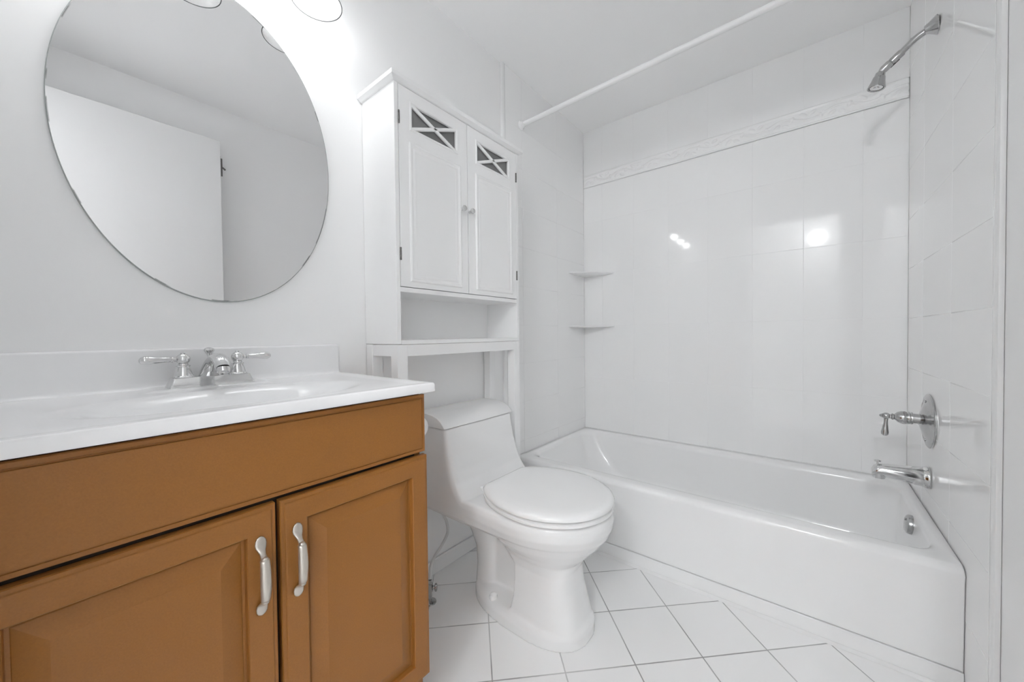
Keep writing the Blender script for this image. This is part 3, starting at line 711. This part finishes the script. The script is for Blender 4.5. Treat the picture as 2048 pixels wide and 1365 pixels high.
# ------------------------------------------------------------------ basin faucet
fx, fy, fz = 0.2370, -0.078, ZC - 0.0005
fa = thing('basin_faucet', (fx, fy, fz), 'chrome two-lever faucet on the white vanity top', 'faucet')
def stad(hx, hy, z, n=10, r=0.012):
    return [(fx + p[0], fy + p[1], z) for p in rrect(-hx, hx, -hy, hy, min(r, hy - 0.001), 0, n)]
MB().loft([stad(0.0810, 0.0285, fz, r=0.006), stad(0.0810, 0.0285, fz + 0.003, r=0.006), stad(0.0790, 0.0268, fz + 0.005, r=0.005), stad(0.0735, 0.0228, fz + 0.020, r=0.004), stad(0.0725, 0.0218, fz + 0.0235, r=0.004), stad(0.0705, 0.0202, fz + 0.0245, r=0.003)]).build('base_plate', CHROME, fa, smooth=30)
for s_ in (-1, 1):
    hx = fx + s_ * 0.0515; zb = fz + 0.0245
    b = MB()
    b.lathe([(0.0195, 0), (0.0195, 0.002), (0.0172, 0.004), (0.0145, 0.014), (0.0120, 0.022), (0.0115, 0.0235), (0.0132, 0.0245), (0.0132, 0.0265), (0.0095, 0.028), (0.0090, 0.031)], (hx, fy, zb), (0, 0, 1), 36)
    b.sphere((hx, fy, zb + 0.0415), 0.0132, 28)
    b.lathe([(0.005, 0), (0.0045, 0.002), (0, 0.003)], (hx, fy, zb + 0.0542), (0, 0, 1), 16)
    h = b.build('handle', CHROME, fa, smooth=30)
    b = MB()
    b.lathe([(0.0045, 0.0), (0.0042, 0.006), (0.0068, 0.007), (0.0068, 0.009), (0.0056, 0.010), (0.0060, 0.013), (0.0062, 0.022), (0.0075, 0.034), (0.0092, 0.046), (0.0092, 0.053), (0.0070, 0.0585), (0.0035, 0.061), (0, 0.0615)], (hx + s_ * 0.0115, fy, zb + 0.0412), (s_, -0.10 if s_ < 0 else -0.02, 0.01), 28)
    o = b.build('lever', CHROME, h, smooth=40); o.parent = h; o.matrix_parent_inverse = Matrix.Identity(4)
b = MB(); zb = fz + 0.0245
P = smooth_path([Vector((fx, fy + 0.006, zb - 0.004)), Vector((fx, fy - 0.002, zb + 0.018)), Vector((fx, fy - 0.024, zb + 0.036)), Vector((fx, fy - 0.055, zb + 0.043)), Vector((fx, fy - 0.082, zb + 0.036)), Vector((fx, fy - 0.094, zb + 0.022))])
rr = [(0.026, 0.013), (0.020, 0.013), (0.016, 0.012), (0.0155, 0.0115), (0.0160, 0.0125), (0.0150, 0.0135)]
rings = []
for i, p in enumerate(P):
    t = i / (len(P) - 1) * 5; k = min(int(t), 4); f = t - k
    wv = rr[k][0] * (1 - f) + rr[k + 1][0] * f; hv = rr[k][1] * (1 - f) + rr[k + 1][1] * f
    d = (P[min(i + 1, len(P) - 1)] - P[max(i - 1, 0)]).normalized(); n_ = Vector((1, 0, 0)).cross(d)
    rings.append([p + Vector((1, 0, 0)) * wv * math.cos(2 * math.pi * q / 28) + n_ * hv * math.sin(2 * math.pi * q / 28) for q in range(28)])
sp = b.loft(rings).build('spout', CHROME, fa, smooth=50)
b = MB(); b.lathe([(0.0120, -0.002), (0.0125, 0.004), (0.0120, 0.008), (0.0095, 0.008), (0.0090, 0.005), (0, 0.005)], (fx, fy - 0.0945, zb + 0.021), (0, -0.35, -1), 28)
o = b.build('aerator', CHROME, sp, smooth=30); o.parent = sp; o.matrix_parent_inverse = Matrix.Identity(4)
b = MB(); b.tube([(fx, fy + 0.020, zb - 0.002), (fx, fy + 0.020, zb + 0.045)], 0.0024, 12)
b.lathe([(0.003, 0), (0.0045, 0.003), (0.0045, 0.005), (0.0090, 0.013), (0.0108, 0.0165), (0.0090, 0.0205), (0.0040, 0.0235), (0, 0.024)], (fx, fy + 0.020, zb + 0.043), (0, 0, 1), 28)
b.build('lift_rod', CHROME, fa, smooth=30)

# ------------------------------------------------------------------ mirror
b = MB(); n = 160
def ell(s_, y): return [(MRX * s_ * math.cos(2 * math.pi * k / n), y, MRZ * s_ * math.sin(2 * math.pi * k / n)) for k in range(n)]
s0 = 1 - 0.0016 / MRX
b.loft([ell(1, 0.004), ell(1, -0.0010), ell(s0, -0.0018)], True, True)
mi = b.build('wall_mirror', [MIRRORM, GLASSEDGE], smooth=20)
for p in mi.data.polygons:
    if len(p.vertices) == 4: p.material_index = 1
    p.use_smooth = False
mi.location = (MCX, -0.0045, MCZ)
mi['label'] = 'frameless oval mirror on the wall above the vanity'; mi['category'] = 'mirror'

# ------------------------------------------------------------------ vanity light
LC = 0.249
vl = thing('vanity_light', (LC, -0.01, 2.07), 'three-bulb wall light with clear glass bells above the mirror', 'light')
b = MB(); b.loft([[(LC + p[0], y, 2.075 + p[1]) for p in [(q[0], q[1]) for q in rrect(-0.300 + i, 0.300 - i, -0.052 + i, 0.052 - i, 0.05 - i, 0, 8)]] for i, y in ((0, -0.001), (0, -0.014), (0.008, -0.024), (0.02, -0.027))])
b.build('back_plate', CHROME, vl, smooth=35)
for lx in (LC - 0.234, LC, LC + 0.234):
    ly = -0.112
    b = MB(); b.tube([(lx, -0.022, 2.075), (lx, -0.055, 2.092), (lx, -0.095, 2.088), (lx, ly, 2.062)], 0.008, 16)
    b.lathe([(0.008, 0), (0.021, 0.004), (0.023, 0.010), (0.023, 0.034), (0.020, 0.038), (0, 0.039)], (lx, ly, 2.064), (0, 0, -1), 28)
    arm = b.build('lamp_arm', CHROME, vl, smooth=40)
    b = MB(); b.lathe([(0.0245, 0), (0.030, -0.010), (0.040, -0.030), (0.047, -0.055), (0.052, -0.080), (0.058, -0.100), (0.0655, -0.115), (0.0662, -0.1162), (0.0650, -0.1168), (0.0636, -0.1155), (0.0566, -0.1000), (0.0506, -0.080), (0.0456, -0.055), (0.0386, -0.030), (0.0286, -0.010), (0.0235, 0)], (lx, ly, 2.030), (0, 0, 1), 64, False, False)
    o = b.build('glass_shade', SHADEG, arm, smooth=60); o.parent = arm; o.matrix_parent_inverse = Matrix.Identity(4)
    b = MB(); b.tube([(lx + 0.0652 * math.cos(2 * math.pi * k / 48), ly + 0.0652 * math.sin(2 * math.pi * k / 48), 1.9138) for k in range(49)], 0.0011, 8, cap=False)
    rm = b.build('shade_rim', RIMG, o); rm.parent = o; rm.matrix_parent_inverse = Matrix.Identity(4)
    b = MB(); b.lathe([(0.012, 0.0), (0.013, -0.012), (0.020, -0.028), (0.0280, -0.046), (0.0300, -0.053)], (lx, ly, 2.024), (0, 0, 1), 32)
    bb = b.build('bulb', TRIMW, arm, smooth=60); bb.parent = arm; bb.matrix_parent_inverse = Matrix.Identity(4)
    # the frosted dome is the part of the lamp that gives light
    b = MB(); b.lathe([(0.0300, -0.0532), (0.0305, -0.060), (0.0280, -0.074), (0.0185, -0.086), (0.007, -0.0905), (0, -0.091)], (lx, ly, 2.024), (0, 0, 1), 32)
    o = b.build('dome', BULBM, arm, smooth=60); o.parent = arm; o.matrix_parent_inverse = Matrix.Identity(4)
    label(o, 'glowing frosted bulb dome')

# hall wall lamp beyond the doorway, behind the photographer
hl = thing('hall_lamp', (-1.4, -1.27, 2.1), 'round frosted globe lamp on the hall wall beyond the doorway', 'light')
b = MB(); b.lathe([(0.06, 0.0005), (0.06, 0.012), (0.045, 0.02), (0.02, 0.022), (0.02, 0.05), (0.035, 0.055), (0.035, 0.07)], (-1.4, -1.27, 2.1), (1, 0, 0), 36)
b.build('wall_mount', TRIMW, hl)
MB().sphere((-1.275, -1.27, 2.1), 0.042, 40).build('globe', HALLM, hl)
